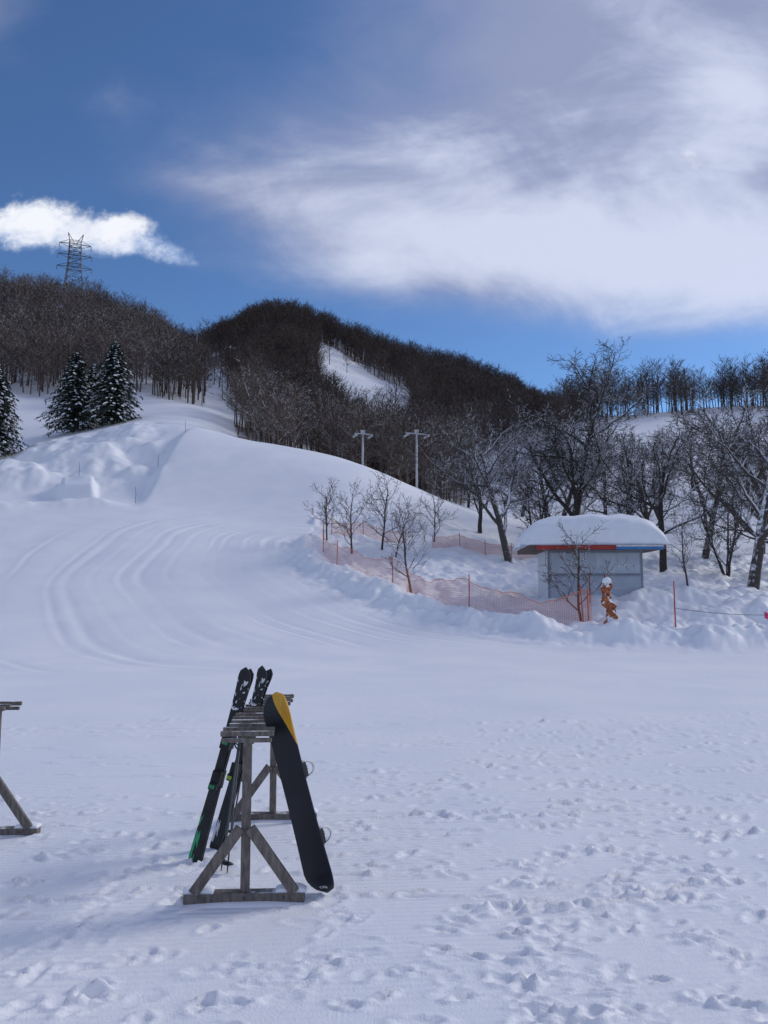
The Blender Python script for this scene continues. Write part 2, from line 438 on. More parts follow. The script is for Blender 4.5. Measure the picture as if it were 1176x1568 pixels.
for (t_, a_, y_, s_, r_) in ((tA, .163, 54, 1.05, .0), (tB, .238, 60, 1.10, 1.), (tC, .475, 42, 1.08, 0), (tD, .362, 52, 1.1, 2), (tE, .443, 50, .95, .4),
        (tE, .20, 63, 1.2, 2.4), (tD, .318, 57, 1.1, 4.2), (tA, .415, 61, 1.1, 2.8), (tC, .525, 48, 1.18, 2.1), (tA, .125, 66, .75, 1.5), (sA, .393, 43, .82, .3),
        (tD, .29, 74, .95, 1.2), (tA, .36, 80, .9, 5), (tC, .215, 76, .95, 3.6), (tD, .46, 76, 1.0, .7), (tB, .18, 88, .65, .2), (tD, .11, 84, .7, 3.3), (tD, .405, 92, .9, 1.1),
        (tA, .52, 88, 1., 4.4), (tC, .25, 98, .9, 2.2), (tD, .075, 90, .6, 2.), (tC, .225, 66, .95, 5.5), (tA, .345, 66, 1.0, .9), (tD, .49, 64, 1.05, 3.1)):
    put_tree(t_, m_bark, a_*y_, y_, s_, r_)
for (t_, x_, y_, s_, r_) in ((sA, 1.48, 41.2, 1.0, 0), (sB, -2.08, 49.5, 1.02, 1), (sA, -.16, 54, 1.12, 2), (sC, -4.1, 55, 1.05, 3), (sB, 3.8, 58, .92, 4), (sC, .76, 51, 1.0, 5.2), (sB, 8.87, 34.8, .98, 2.2)):
    put_tree(t_, m_bark2, x_, y_, s_, r_)

# ------------------------------------------------------------------ distant forest (instanced)
def far_tree(seed, H):
    rg = random.Random(seed); mb = MB()
    pts = []; rad = []; lx, ly = rg.gauss(0, .05), rg.gauss(0, .05)
    for i in range(5):
        t = i/4; pts.append(Vector((lx*t*H+rg.gauss(0, .1)*t, ly*t*H+rg.gauss(0, .1)*t, -.6+t*H))); rad.append(.17*(1-t*.85))
    mb.tube(pts, rad, 3, 0, cap=False)
    def tri(p, q, w):
        d = (q-p); s = d.cross(Vector((rg.gauss(0, 1), rg.gauss(0, 1), rg.gauss(0, 1)))).normalized()*w
        mb.add([p-s, p+s, q], [(0, 1, 2)])
    nb = 18
    for k in range(nb):
        t = .30+.68*k/nb; f = t*4; i = min(int(f), 3); q = pts[i].lerp(pts[i+1], f-i)
        az = k*2.4+rg.random(); el = .45+.5*t+rg.gauss(0, .15)
        d = Vector((math.cos(az)*math.cos(el), math.sin(az)*math.cos(el), math.sin(el)))
        L = H*(.34*(1-t)+.15)*(.8+.5*rg.random())
        e = q+d*L; tri(q, e, .06)
        for j in range(6):
            u = .2+.8*rg.random(); a = q.lerp(e, u)
            d2 = (d+Vector((rg.gauss(0, .6), rg.gauss(0, .6), rg.gauss(.25, .4)))).normalized()
            L2 = L*(.5-.2*u)*(.7+.6*rg.random()); e2 = a+d2*L2; tri(a, e2, .042)
            for h in range(2):
                a3 = a.lerp(e2, .2+.7*rg.random()); d3 = (d2+Vector((rg.gauss(0, .6), rg.gauss(0, .6), rg.gauss(.2, .4)))).normalized()
                tri(a3, a3+d3*L2*.6, .034)
    me = bpy.data.meshes.new('forest_tree'); me.from_pydata(mb.v, [], mb.f); me.materials.append(m_forest)
    return me
src = bpy.data.collections.new('forest_trees')
for i in range(6):
    o = bpy.data.objects.new('forest_tree_shape', far_tree(100+i, 10.0+1.0*(i % 3))); src.objects.link(o)
rgn = np.random.default_rng(7)
N = 17500
ys = np.sqrt(rgn.uniform(100**2, 360**2, N)); aa = rgn.uniform(-.68, .68, N); xs = aa*ys
k = forest_mask(aa, ys, xs); q1, q2 = clearing(aa, ys)
k &= (~q1) | (rgn.random(N) < .012); k &= (~q2) | (rgn.random(N) < .06)
k &= ~((np.abs(aa-.043) < .012) & (ys < 112))
dens = np.where(ys < 150, .75, .9)
dens = np.where((aa < -.3), .66, dens)
dens = np.where((aa > .24), .95, dens)
dens = dens*(.75+1.1*(fbm(xs, ys, 25, 3, 91)+.2))
k &= rgn.random(N) < dens
xs, ys, aa = xs[k], ys[k], aa[k]; zs = terrain(xs, ys)
def scatter(name, P_, s0, s1):
    fme = bpy.data.meshes.new(name); fme.from_pydata([tuple(p) for p in P_], [], [])
    forest = bpy.data.objects.new(name, fme); col.objects.link(forest)
    ng = bpy.data.node_groups.new('scatter_trees', 'GeometryNodeTree')
    ng.interface.new_socket('Geometry', in_out='INPUT', socket_type='NodeSocketGeometry')
    ng.interface.new_socket('Geometry', in_out='OUTPUT', socket_type='NodeSocketGeometry')
    gi = ng.nodes.new('NodeGroupInput'); go = ng.nodes.new('NodeGroupOutput')
    iop = ng.nodes.new('GeometryNodeInstanceOnPoints'); ci = ng.nodes.new('GeometryNodeCollectionInfo')
    ci.inputs['Collection'].default_value = src; ci.inputs['Separate Children'].default_value = True; ci.inputs['Reset Children'].default_value = True
    rr = ng.nodes.new('FunctionNodeRandomValue'); rr.data_type = 'FLOAT_VECTOR'
    rr.inputs[0].default_value = (-.06, -.06, 0); rr.inputs[1].default_value = (.06, .06, 6.28)
    rs = ng.nodes.new('FunctionNodeRandomValue'); rs.data_type = 'FLOAT'
    rs.inputs[2].default_value = s0; rs.inputs[3].default_value = s1; rs.inputs['Seed'].default_value = 5
    L = ng.links
    L.new(gi.outputs[0], iop.inputs['Points']); L.new(ci.outputs[0], iop.inputs['Instance'])
    iop.inputs['Pick Instance'].default_value = True
    L.new(rr.outputs[0], iop.inputs['Rotation']); L.new(rs.outputs[1], iop.inputs['Scale'])
    L.new(iop.outputs[0], go.inputs[0])
    md = forest.modifiers.new('scatter', 'NODES'); md.node_group = ng
PP = np.stack([xs, ys, zs], -1); rdg = aa > .24
scatter('distant_forest', PP[~rdg], .60, 1.15)
scatter('ridge_trees', PP[rdg], .42, .96)

# ------------------------------------------------------------------ spruces
def spruce(seed, H, W):
    rg = random.Random(seed); mb = MB()
    mb.tube([(0, 0, -.5), (0, 0, H*.5), (0, 0, H)], [.2, .12, .02], 6, 2)
    z = H*.07
    while z < H*.99:
        t = z/H; Rr = W*(1-t**1.6)**.9*(.8+.35*rg.random())*(.75+.25*min(1, t*5))+.1
        n = 10 if t < .7 else 7
        for k in range(n):
            az = k*2*math.pi/n+rg.random()*.8+z; L = Rr*(.65+.5*rg.random())
            d = Vector((math.cos(az), math.sin(az), 0)); s = Vector((-d.y, d.x, 0))
            pts = []
            for i in range(6):
                u = i/5; pts.append(Vector((0, 0, z))+d*L*u+Vector((0, 0, .10*L*u-.5*L*u*u)))
            for i in range(5):
                for c in range(9):
                    u = rg.random(); p = pts[i].lerp(pts[i+1], u); wd = .30*L*(1-(i+u)/5*.55)+.1
                    off = s*rg.uniform(-wd, wd)*.9; q = p+off+d*rg.uniform(0, .25)+Vector((0, 0, -abs(rg.gauss(.12, .18))))
                    w = .05+rg.random()*.06
                    r3 = Vector((rg.gauss(0, 1), rg.gauss(0, 1), rg.gauss(0, .4))).normalized()
                    mb.add([p+off*.3-r3*w, p+off*.3+r3*w, q+r3*w*.5, q-r3*w*.5], [(0, 1, 2, 3)], 0)
            for _ in range(rg.choice([1, 1, 2, 3])):
                # small snow pads caught on the bough
                u0 = rg.uniform(.35, .92); ln = rg.uniform(.08, .2); vs = []; fs = []; sid = rg.uniform(-.25, .25)*L
                for (uu, wd) in ((0, .03), (ln*.4, .13), (ln*.8, .12), (ln*1.2, .02)):
                    u = u0+uu; c = Vector((0, 0, z))+d*L*u+s*sid+Vector((0, 0, .10*L*u-.5*L*u*u+.04)); wd *= rg.uniform(.7, 1.5)
                    for (o2, hh) in ((-1, -.04), (-.5, .06), (.5, .07), (1, -.04)):
                        vs.append(c+s*wd*o2+Vector((0, 0, hh*(.7+.6*rg.random()))))
                for i in range(3):
                    for jn in range(3): fs.append((i*4+jn, i*4+jn+1, (i+1)*4+jn+1, (i+1)*4+jn))
                mb.add(vs, fs, 1)
        z += H*.032*(1.1-.4*t)
    me = bpy.data.meshes.new('spruce_tree'); me.from_pydata(mb.v, [], mb.f)
    for m in (m_needle, m_psnow, m_bark): me.materials.append(m)
    me.polygons.foreach_set('material_index', mb.mi); return me
spA = spruce(5, 12.5, 3.5); spB = spruce(6, 12.5, 3.3)
for (me_, a_, y_, s_, w_) in ((spA, -.410, 112, .98, 1.35), (spB, -.358, 110, 1.0, 1.35), (spA, -.386, 117, .8, 1.2), (spB, -.514, 90, .92, 1.25), (spA, -.54, 93, .95, 1.2), (spB, -.008, 128, .6, 1), (spA, .002, 134, .55, 1)):
    put_tree(me_, m_needle, a_*y_, y_, s_, a_*50, 'spruce_tree', wide=w_)

# ------------------------------------------------------------------ transmission tower
mb = MB(); px_, py_ = -.418*300, 300.
zb = gz(px_, py_)-1; zt = EYE+.487*300; Ht = zt-zb
def ring(t): w_ = np.interp(t, [0, .62, 1], [4.6, 2.5, 2.0]); return [Vector((sx*w_, sy*w_, t*Ht)) for sx, sy in ((-1, -1), (1, -1), (1, 1), (-1, 1))]
lv = [0, .16, .3, .42, .52, .6, .67, .74, .81, .88]
for t0, t1 in zip(lv[:-1], lv[1:]):
    A0, A1 = ring(t0), ring(t1)
    for i in range(4):
        j = (i+1) % 4
        mb.tube([A0[i], A1[i]], .17, 4); mb.tube([A0[i], A1[j]], .10, 3); mb.tube([A0[j], A1[i]], .10, 3); mb.tube([A1[i], A1[j]], .10, 3)
for sx in (-1, 1):
    mb.tube([(sx*2, 0, .88*Ht), (sx*2.9, 0, Ht)], .16, 4)
    mb.tube([(sx*.3, 0, .88*Ht), (sx*2.9, 0, Ht)], .12, 4)
for t, wa in ((.60, 6.6), (.74, 6.4), (.87, 6.0)):
    for sy in (-1, 1):
        mb.tube([(-wa, 0, t*Ht), (-2.2, sy*2, t*Ht+.9), (2.2, sy*2, t*Ht+.9), (wa, 0, t*Ht)], .12, 3)
        mb.tube([(-wa, 0, t*Ht), (-2.2, sy*2, t*Ht-.5), (2.2, sy*2, t*Ht-.5), (wa, 0, t*Ht)], .12, 3)
    for sx in (-1, 1): mb.tube([(sx*wa, 0, t*Ht), (sx*wa, 0, t*Ht-1.9)], .13, 5)
tw_ = mb.obj('transmission_tower', simple('tower_steel', (.16, .18, .21), (.12, .14, .17), 1, .6, 0), loc=(px_, py_, zb))
tw_.rotation_euler[2] = .35
# ------------------------------------------------------------------ chairlift
lt = []
for (a_, y_, h_) in ((.043, 98, 8.6), (-.028, 100, 6.4), (-.205, 215, 9), (-.25, 262, 9)):
    x_ = a_*y_; z_ = gz(x_, y_)
    e = empty('ski_lift_tower', (x_, y_, z_), .35)
    mb = MB(); mb.tube([(0, 0, -.5), (0, 0, h_)], [.16, .12], 10); mb.obj('mast', m_lsteel, e, True)
    s_ = 1 if h_ > 7 else .75
    mb = MB(); mb.box((0, 0, h_+.1), (3.0*s_, .14, .14)); mb.box((0, 0, h_+.4), (.6, .1, .46)); mb.obj('crossarm', m_lsteel, e, bevel=.02)
    mb = MB()
    for sx in (-1.4*s_, 1.4*s_):
        mb.box((sx, 0, h_-.1), (.10, 1.8, .10))
        for i in range(5): mb.tube([(sx-.06, -.8+i*.4, h_-.22), (sx+.06, -.8+i*.4, h_-.22)], .13, 8)
    mb.obj('sheaves', m_lsteel, e)
    lt.append(Vector((x_, y_, z_+h_-.1)))
mb = MB()
for sx in (-1.3, 1.3):
    pts = []
    for p, q in zip(lt[:-1], lt[1:]):
        for i in range(12):
            t = i/12; c = p.lerp(q, t); c.z -= 4*t*(1-t)*.02*(q-p).length; c.x += sx; pts.append(c)
    pts.append(lt[-1]+Vector((sx, 0, 0))); mb.tube(pts, .020, 4)
mb.obj('lift_cable', m_dsteel)

# ------------------------------------------------------------------ safety fence (orange net)
def resample(pl, step):
    out = []
    for (p, q) in zip(pl[:-1], pl[1:]):
        L_ = math.dist(p, q); n = max(1, int(L_/step))
        for i in range(n): out.append((p[0]+(q[0]-p[0])*i/n, p[1]+(q[1]-p[1])*i/n))
    out.append(pl[-1]); return out
def smooth_pl(pl, it=2):
    for _ in range(it):
        o = [pl[0]]
        for p, q in zip(pl[:-1], pl[1:]):
            o += [(p[0]*.75+q[0]*.25, p[1]*.75+q[1]*.25), (p[0]*.25+q[0]*.75, p[1]*.25+q[1]*.75)]
        o.append(pl[-1]); pl = o
    return pl
def net_fence(pl, H, posts, sag=.25):
    e = empty('safety_fence', (pl[0][0], pl[0][1], 0)); ox, oy = pl[0]
    pts = resample(smooth_pl(pl), .075); n = len(pts)
    gzs = terrain([p[0] for p in pts], [p[1] for p in pts])
    k = np.ones(15)/15; gs = np.convolve(np.pad(gzs, 7, mode='edge'), k, 'valid')
    pi = sorted(min(range(n), key=lambda i: math.dist(pts[i], p)) for p in posts)
    topz = np.zeros(n); lean = np.zeros(n)
    for i in range(n):
        prv = max([p for p in pi if p <= i], default=0); nx = min([p for p in pi if p >= i], default=n-1)
        t = 0 if nx == prv else (i-prv)/(nx-prv)
        f = 4*t*(1-t)*min(1, (nx-prv)/60)
        topz[i] = H-sag*f+.03*math.sin(i*.31)+.02*math.sin(i*.83); lean[i] = -.22*f+.05*math.sin(i*.17)
    mb = MB(); rows_ = 15; w = .011
    def P(i, v):
        q = pts[i]; return Vector((q[0]-ox, q[1]-oy+lean[i]*math.sin(v*3.1)*.8, gs[i]-.03+topz[i]*v))
    for i in range(0, n):
        j = min(i+1, n-1); i0 = i if j > i else i-1
        t = Vector((pts[j][0]-pts[i0][0], pts[j][1]-pts[i0][1], 0)).normalized()*w*.5
        for r in range(4):
            a_, b_ = P(i, r/4), P(i, (r+1)/4); mb.add([a_-t, a_+t, b_+t, b_-t], [(0, 1, 2, 3)])
    for r in range(rows_+1):
        ww = w*(1.6 if r == rows_ else .5)
        for i in range(n-1):
            a_, b_ = P(i, r/rows_)+Vector((0, -.002, 0)), P(i+1, r/rows_)+Vector((0, -.002, 0)); u = Vector((0, 0, ww)); mb.add([a_-u, b_-u, b_+u, a_+u], [(0, 1, 2, 3)])
    mb.obj('net', m_orange, e)
    mb = MB()
    for p in pi:
        lx = rng.gauss(0, .08)
        mb.tube([(pts[p][0]-ox, pts[p][1]-oy-.03, gs[p]-.3), (pts[p][0]-ox+lx, pts[p][1]-oy-.03, gs[p]+H+.22)], .024, 8)
    mb.obj('posts', m_red, e, True)
net_fence(fence_line, 1.4, [fence_line[0], (-4.1, 50.5), (-2.9, 46.8), (.45, 41.2), (3.8, 36), (8.6, 33.6)], .3)
net_fence([(3.6, 56.5), (6.5, 57.5), (9.6, 57.8), (13, 57)], .9, [(3.6, 56.5), (5.6, 57.2), (7.6, 57.7), (9.6, 57.8), (13, 57)], .1)
net_fence([(-3.9, 57), (-1.5, 57.5), (1.6, 57)], .9, [(-3.9, 57), (-1.5, 57.5), (1.6, 57)], .1)
net_fence([(8.9, 33.9), (9.3, 34.6), (9.6, 36.2)], 1.2, [(8.9, 33.9), (9.6, 36.2)], .1)
# rolled-up net standing on its pole
e = empty('rolled_safety_net', (9.45, 32.4, gz(9.45, 32.4)-.05))
mb = MB(); vs = []; fs = []; NU, NVv = 24, 44
for j in range(NVv+1):
    t = j/NVv; r = .25+.055*math.sin(t*15+.6)+.02*math.sin(t*31); r *= (1-.35*t)
    if j in (0, NVv): r *= .5
    cx = .08*math.sin(t*7)-.14*t
    for i in range(NU):
        a_ = 2*math.pi*i/NU; rr_ = r*(1+.14*math.sin(3*a_+t*22)+.09*math.sin(7*a_-t*35)+rng.gauss(0, .04))
        vs.append((cx+rr_*math.cos(a_), rr_*math.sin(a_)*.9, t*1.75))
for j in range(NVv):
    for i in range(NU): fs.append((j*NU+i, j*NU+(i+1) % NU, (j+1)*NU+(i+1) % NU, (j+1)*NU+i))
mb.add(vs, fs)
m_roll, b = new_mat('rolled_net', .8); Pp = objco()
nz = sep(geo('Normal'))[2]
cc = mixc(sstep(noise(Pp, 11, 4, .7), .38, .60), (.60, .19, .07), (.16, .055, .03))
setc(b, mixc(sstep(nz+(noise(Pp, 6, 3)-.5)*1.1, .28, .5), cc, (.84, .86, .9))); bump(b, noise(Pp, 40, 4), .8, .02)
mb.obj('net_roll', m_roll, e, True)
mb = MB(); mb.tube([(-.16, 0, 0), (-.16, 0, 2.05)], .022, 8); mb.obj('pole', m_red, e, True)
mb = MB()
mb.tube([(-.13, 0, 1.66), (-.13, 0, 1.74), (-.12, 0, 1.84), (-.12, 0, 1.92), (-.12, 0, 1.96)], [.10, .19, .18, .11, .03], 14); mb.obj('snow_cap', m_psnow, e, True)
# boundary pole + rope
def marker(x, y, h, r=.022, m=m_red, name='marker_pole'):
    mb = MB(); mb.tube([(0, 0, -.3), (rng.gauss(0, .02), 0, h*.5), (rng.gauss(0, .04), 0, h)], [r, r, r*.8], 8)
    return mb.obj(name, m, None, True, loc=(x, y, gz(x, y)))
marker(11.8, 31.5, 1.85, .03)
marker(18.2, 31.3, 1.4, .03)
mb = MB(); pts = []
for i in range(21):
    t = i/20; x_ = 11.8+6.4*t; pts.append((x_, 31.5-.2*t, gz(11.8, 31.5)+.75-.25*4*t*(1-t)+(gz(18.2, 31.3)-gz(11.8, 31.5))*t))
mb.tube(pts, .010, 5); mb.obj('boundary_rope', m_dsteel)
for (a_, y_, h_) in ((-.325, 66, 1.4), (-.297, 76, 1.3), (-.262, 83, 1.3), (-.40, 71.5, 1.6)):
    marker(a_*y_, y_, h_, .02, m_dsteel)
mb = MB(); vs = []; fs = []
for i in range(7):
    for j in range(4): vs.append((.05*i, .03*math.sin(i*1.1), -.09*j-.02*i))
for i in range(6):
    for j in range(3): fs.append((i*4+j, i*4+j+1, i*4+j+5, i*4+j+4))
mb.add(vs, fs)
mb.obj('rope_flag', simple('pink_cloth', (.8, .1, .25), (.7, .08, .2), 5, .7), loc=(15.35, 31.38, gz(15.4, 31.4)+.62))

# ------------------------------------------------------------------ hut
hx, hy = 10.2, 38.6; hz = 1.85
hut = empty('ticket_hut', (hx, hy, hz), R(-3))
def siding(name, c1, c2):
    m, b = new_mat(name, .55); Pp = objco(); x, y, z = sep(Pp)
    w = E.nt.nodes.new('ShaderNodeTexWave'); w.bands_direction = 'Z'; w.wave_profile = 'SAW'
    w.inputs['Scale'].default_value = 1.1; E.nt.links.new(Pp.v, w.inputs['Vector'])
    n = noise(Pp, 1.3, 5, .6); setc(b, mixc(sstep(n, .3, .7), c1, c2)); bump(b, E(w.outputs['Fac']), .6, .02)
    return m
m_wall = siding('hut_siding', (.44, .49, .57), (.38, .43, .51)); m_wall2 = siding('hut_panel', (.70, .74, .78), (.62, .67, .72))
mb = MB(); mb.box((0, 0, 1.0), (4.5, 3.2, 3.0)); mb.obj('walls', m_wall, hut)
mb = MB(); mb.box((-2.262, 0, 1.1), (.02, 3.16, 2.7)); mb.obj('side_panel', m_wall2, hut)
mb = MB()
for x_ in (-2.2, 2.2): mb.box((x_, -1.615, 1.1), (.09, .03, 2.6))
mb.box((0, -1.618, 1.30), (4.3, .05, .05)); mb.box((0, -1.640, 1.255), (4.2, .09, .03)); mb.box((0, -1.618, 2.38), (4.3, .03, .06))
mb.obj('trim', simple('trim_grey', (.28, .31, .36), (.23, .26, .31), 3, .5), hut)
mb = MB()
for i in range(4): mb.box((-1.575+1.05*i, -1.612, 1.84), (1.035, .02, .96))
mb.obj('shutters', simple('shutter', (.52, .57, .65), (.45, .50, .58), 2, .4), hut, bevel=.006)
mb = MB(); mb.box((-.05, 0, 2.56), (6.3, 5.0, .20)); mb.obj('roof', simple('roof_board', (.16, .10, .08), (.10, .07, .06), 3, .8), hut, bevel=.01)
mb = MB(); mb.box((-1.05, -2.520, 2.545), (3.7, .03, .20)); mb.obj('fascia_red', simple('red_paint', (.42, .05, .04), (.3, .04, .03), 3, .5), hut)
mb = MB(); mb.box((1.90, -2.520, 2.61), (2.19, .03, .07)); mb.obj('fascia_white', m_white, hut)
mb = MB(); mb.box((1.90, -2.520, 2.505), (2.19, .03, .13)); mb.obj('fascia_blue', simple('blue_paint', (.06, .22, .5), (.05, .18, .4), 4, .4), hut)
def snow_slab(name, parent, c, sx, sy, th, seed, n=46, droop=.12, ps=4, pw=.42, slant=0):
    mb = MB(); g = np.linspace(-1, 1, n); gx, gy = np.meshgrid(g, g, indexing='ij')
    gx = np.sin(gx*math.pi/2); gy = np.sin(gy*math.pi/2)
    prof_ = np.power(np.clip(1-np.abs(gx)**ps, 0, 1), pw)*np.power(np.clip(1-np.abs(gy)**ps, 0, 1), pw)
    wob = 1+.06*fbm(gx*3+seed, gy*3, 1, 3, seed)
    xx = gx*sx*wob; yy = gy*sy*wob
    topz = th*prof_*(1+.25*fbm(gx*2, gy*2, 1, 3, seed+4)+.12*(1-np.abs(gx))+slant*gx)-droop*(1-prof_)
    vt = np.stack([xx, yy, topz], -1).reshape(-1, 3); vb = np.stack([xx, yy, np.minimum(topz-.001, -droop*(1-prof_)*1.0)], -1).reshape(-1, 3)
    fs = []; N2 = n*n
    for i in range(n-1):
        for j in range(n-1):
            a0 = i*n+j; fs.append((a0, a0+n, a0+n+1, a0+1)); fs.append((N2+a0, N2+a0+1, N2+a0+n+1, N2+a0+n))
    for i in range(n-1):
        for a0, a1 in ((i*n, (i+1)*n), ((i+1)*n+n-1, i*n+n-1), (i+1, i), ((n-1)*n+i, (n-1)*n+i+1)): fs.append((a0, a1, N2+a1, N2+a0))
    mb.add(list(map(tuple, np.concatenate([vt, vb]))), fs); o = mb.obj(name, m_psnow, parent, True); o.location = c; return o
snow_slab('roof_snow', hut, (-.05, 0, 2.69), 3.4, 2.62, 1.42, 3, droop=.035, ps=5, pw=.5, slant=.06)

# ------------------------------------------------------------------ ski racks
def ski_rack(x, y, rz, L=2.0):
    e = empty('ski_rack', (x, y, gz(x, y+L/2)+.0), rz)
    for nm, yy, off in (('front', 0, -.0), ('rear', L, 0)):
        mb = MB(); mb.box((0, yy, .035), (.86, .10, .07)); mb.obj('foot_'+nm, m_wood, e, bevel=.006)
        mb = MB(); mb.box((0, yy+.003, .615), (.062, .062, 1.09)); mb.obj('post_'+nm, m_wood, e, bevel=.005)
        for sx, s in ((-1, 'left'), (1, 'right')):
            mb = MB(); mb.beam((sx*.035, yy-.048, .52), (sx*.36, yy-.048, .075), .075, .035); mb.obj(f'brace_{nm}_{s}', m_wood, e, bevel=.004)
    mb = MB(); mb.box((0, L/2, 1.125), (.05, L+.1, .07)); mb.obj('rail', m_wood, e, bevel=.005)
    mb = MB(); n = 13
    for i in range(n):
        yy = -.04+(L+.08)*i/(n-1)
        mb.box((rng.gauss(0, .008), yy, 1.180), (.385, .034, .036))
    mb.obj('cross_slats', m_wood, e, bevel=.004)
    mb = MB(); mb.box((0, -.05, 1.135), (.36, .03, .03)); mb.box((0, L+.05, 1.135), (.36, .03, .03)); mb.obj('end_slats', m_wood, e, bevel=.004)
    mb = MB()
    for yy in (0, L):
        for sx in (-.35, 0, .35): mb.tube([(sx*.8, yy-.052, .04), (sx*.8, yy-.058, .04)], .009, 8)
    mb.obj('bolts', m_dsteel, e)
    for yy in (0, L):
        for sx in (-.33, .33):
            snow_slab('foot_snow', e, (sx, yy, .072), .11, .055, .035, int(abs(sx*10+yy*3))+2, 14, .0)
    for yy in (0, L): snow_slab('drift', e, (.02, yy+.02, -.012), .52, .13, .035, 7+int(yy), 20, .02, 2)
    return e
rack = ski_rack(-1.0, 5.8, R(2.5))
rack2 = ski_rack(-3.52, 5.35, R(2.5))

# ------------------------------------------------------------------ snowboard
def board_shape(Lb, W, n=48):
    out = []
    for i in range(n+1):
        s = -1+2*i/n; yv = s*Lb/2
        e_ = Lb/2-abs(yv); r = W*.62
        wv = W/2*(1-.10*(1-min(1, abs(s)/.78)**2))
        if e_ < r: wv *= math.sqrt(max(0, 1-((r-e_)/r)**2.3))
        lift = 0
        if abs(s) > .78: lift = ((abs(s)-.78)/.22)**2*.05
        out.append((yv, max(wv, .004), lift))
    return out
def plank(name, Lb, W, th, mat, parent, shape=None):
    mb = MB(); sh = shape or board_shape(Lb, W); vs = []; fs = []
    m = 6
    for (yv, w, l) in sh:
        for k in range(m+1): vs.append((-w+2*w*k/m, l, yv))
        for k in range(m+1): vs.append((w-2*w*k/m, l+th, yv))
    q = 2*(m+1)
    for i in range(len(sh)-1):
        for k in range(q): fs.append((i*q+k, i*q+(k+1) % q, (i+1)*q+(k+1) % q, (i+1)*q+k))
    fs.append(tuple(range(q))[::-1]); fs.append(tuple((len(sh)-1)*q+k for k in range(q)))
    mb.add(vs, fs); return mb.obj(name, mat, parent)
m_board, b = new_mat('snowboard_base', .38); Pp = objco(); x, y, z = sep(Pp)
edge = x*2.0+z+x*x*3-.66
yel = sstep(edge, .0, .004)
blk = mixc(sstep(noise(Pp, 3, 4), .3, .7), (.008, .009, .014), (.014, .015, .022))
ylc = mixc(sstep(noise(comb(x*60, y, z*6), 1, 3), .45, .55), (.72, .38, .03), (.60, .28, .02))
logo = sstep(E.m('ABSOLUTE', z+.70), .012, .010)*sstep(E.m('ABSOLUTE', x), .04, .038)*sstep(noise(comb(x, 0, z*.5), 70, 2), .5, .53)
setc(b, mixc(logo*.8, mixc(yel, blk, ylc), (.7, .7, .7)))
def frame_from(p0, p1, facing):
    """local z along p0->p1, local -y towards `facing`"""
    zv = (Vector(p1)-Vector(p0)).normalized(); f = Vector(facing); f = (f-zv*f.dot(zv)).normalized()
    yv = -f; xv = yv.cross(zv).normalized()
    M = Matrix((xv, yv, zv)).transposed().to_4x4(); M.translation = (Vector(p0)+Vector(p1))/2; return M
g0 = gz(-.44, 5.95)
sb = empty('snowboard'); sb.matrix_world = frame_from((-.45, 5.90, g0+.02), (-.865, 6.03, g0+1.43), (-.62, -.78, 0))
plank('deck', 1.50, .285, .009, m_board, sb)
for zc in (-.35, .14):
    e2 = 'binding_'+('lower' if zc < 0 else 'upper')
    mb = MB(); mb.box((0, .03, zc), (.22, .035, .11)); mb.box((-.09, .055, zc), (.012, .05, .11)); mb.box((.09, .055, zc), (.012, .05, .11))
    mb.obj(e2+'_plate', m_black, sb, bevel=.005)
    mb = MB()   # open D-shaped frame of the folded highback
    for xx, hh, rr_ in ((.085, .135, .009), (.10, .11, .006)):
        pts = [(xx, .03+hh*math.sin(math.pi*i/16)**.8, zc+.060*math.cos(math.pi*i/16)) for i in range(17)]
        mb.tube(pts, rr_, 7)
    mb.obj(e2+'_highback', m_white, sb, True)
    mb = MB()
    for xx, cy in ((-.03, .07), (.04, .085)):
        pts = [(xx, .04+cy*math.sin(math.pi*i/12), zc+.052*math.cos(math.pi*i/12)) for i in range(13)]
        for a0, a1 in zip(pts[:-1], pts[1:]): mb.beam(a0, a1, .026, .006, up=(1, 0, 0))
    mb.obj(e2+'_straps', m_steel, sb)

# ------------------------------------------------------------------ skis + poles
def ski_shape(Ls, W):
    out = []
    for i in range(45):
        s = i/44; zc = -Ls/2+Ls*s
        w = W/2*(1-.28*math.sin(math.pi*min(1, s*1.02)))
        if s > .93: w *= math.sqrt(max(0, 1-((s-.93)/.07)**2))
        if s < .02: w *= .8
        l = ((s-.86)/.14)**2*.06 if s > .86 else (.01 if s < .02 else 0)
        out.append((zc, max(w, .003), l))
    return out
def ski_mat(name, acc, z0, z1, th=.50):
    m, b = new_mat(name, .35); Pp = objco(); x, y, z = sep(Pp)
    blk = mixc(sstep(noise(Pp, 6, 4), .3, .7), (.012, .012, .014), (.025, .025, .03))
    letters = sstep(noise(comb(x*26, 0, z*13), 1, 1, .5, 1.2), .56, .58)*sstep(z, .42, .43)*sstep(z, .70, .69)
    c = mixc(letters, blk, (.75, .76, .78))
    k = sstep(z, z0, z0+.005)*sstep(z, z1, z1-.005)*sstep(noise(comb(x*22, 0, z*5), 1, 1, .5, 1)-x*3, th, th+.03)
    setc(b, mixc(k, c, acc)); return m
ms1 = ski_mat('ski_topsheet_green', (.03, .36, .15), -.80, -.40, .58); ms2 = ski_mat('ski_topsheet_white', (.6, .62, .65), -.75, -.55, .58)
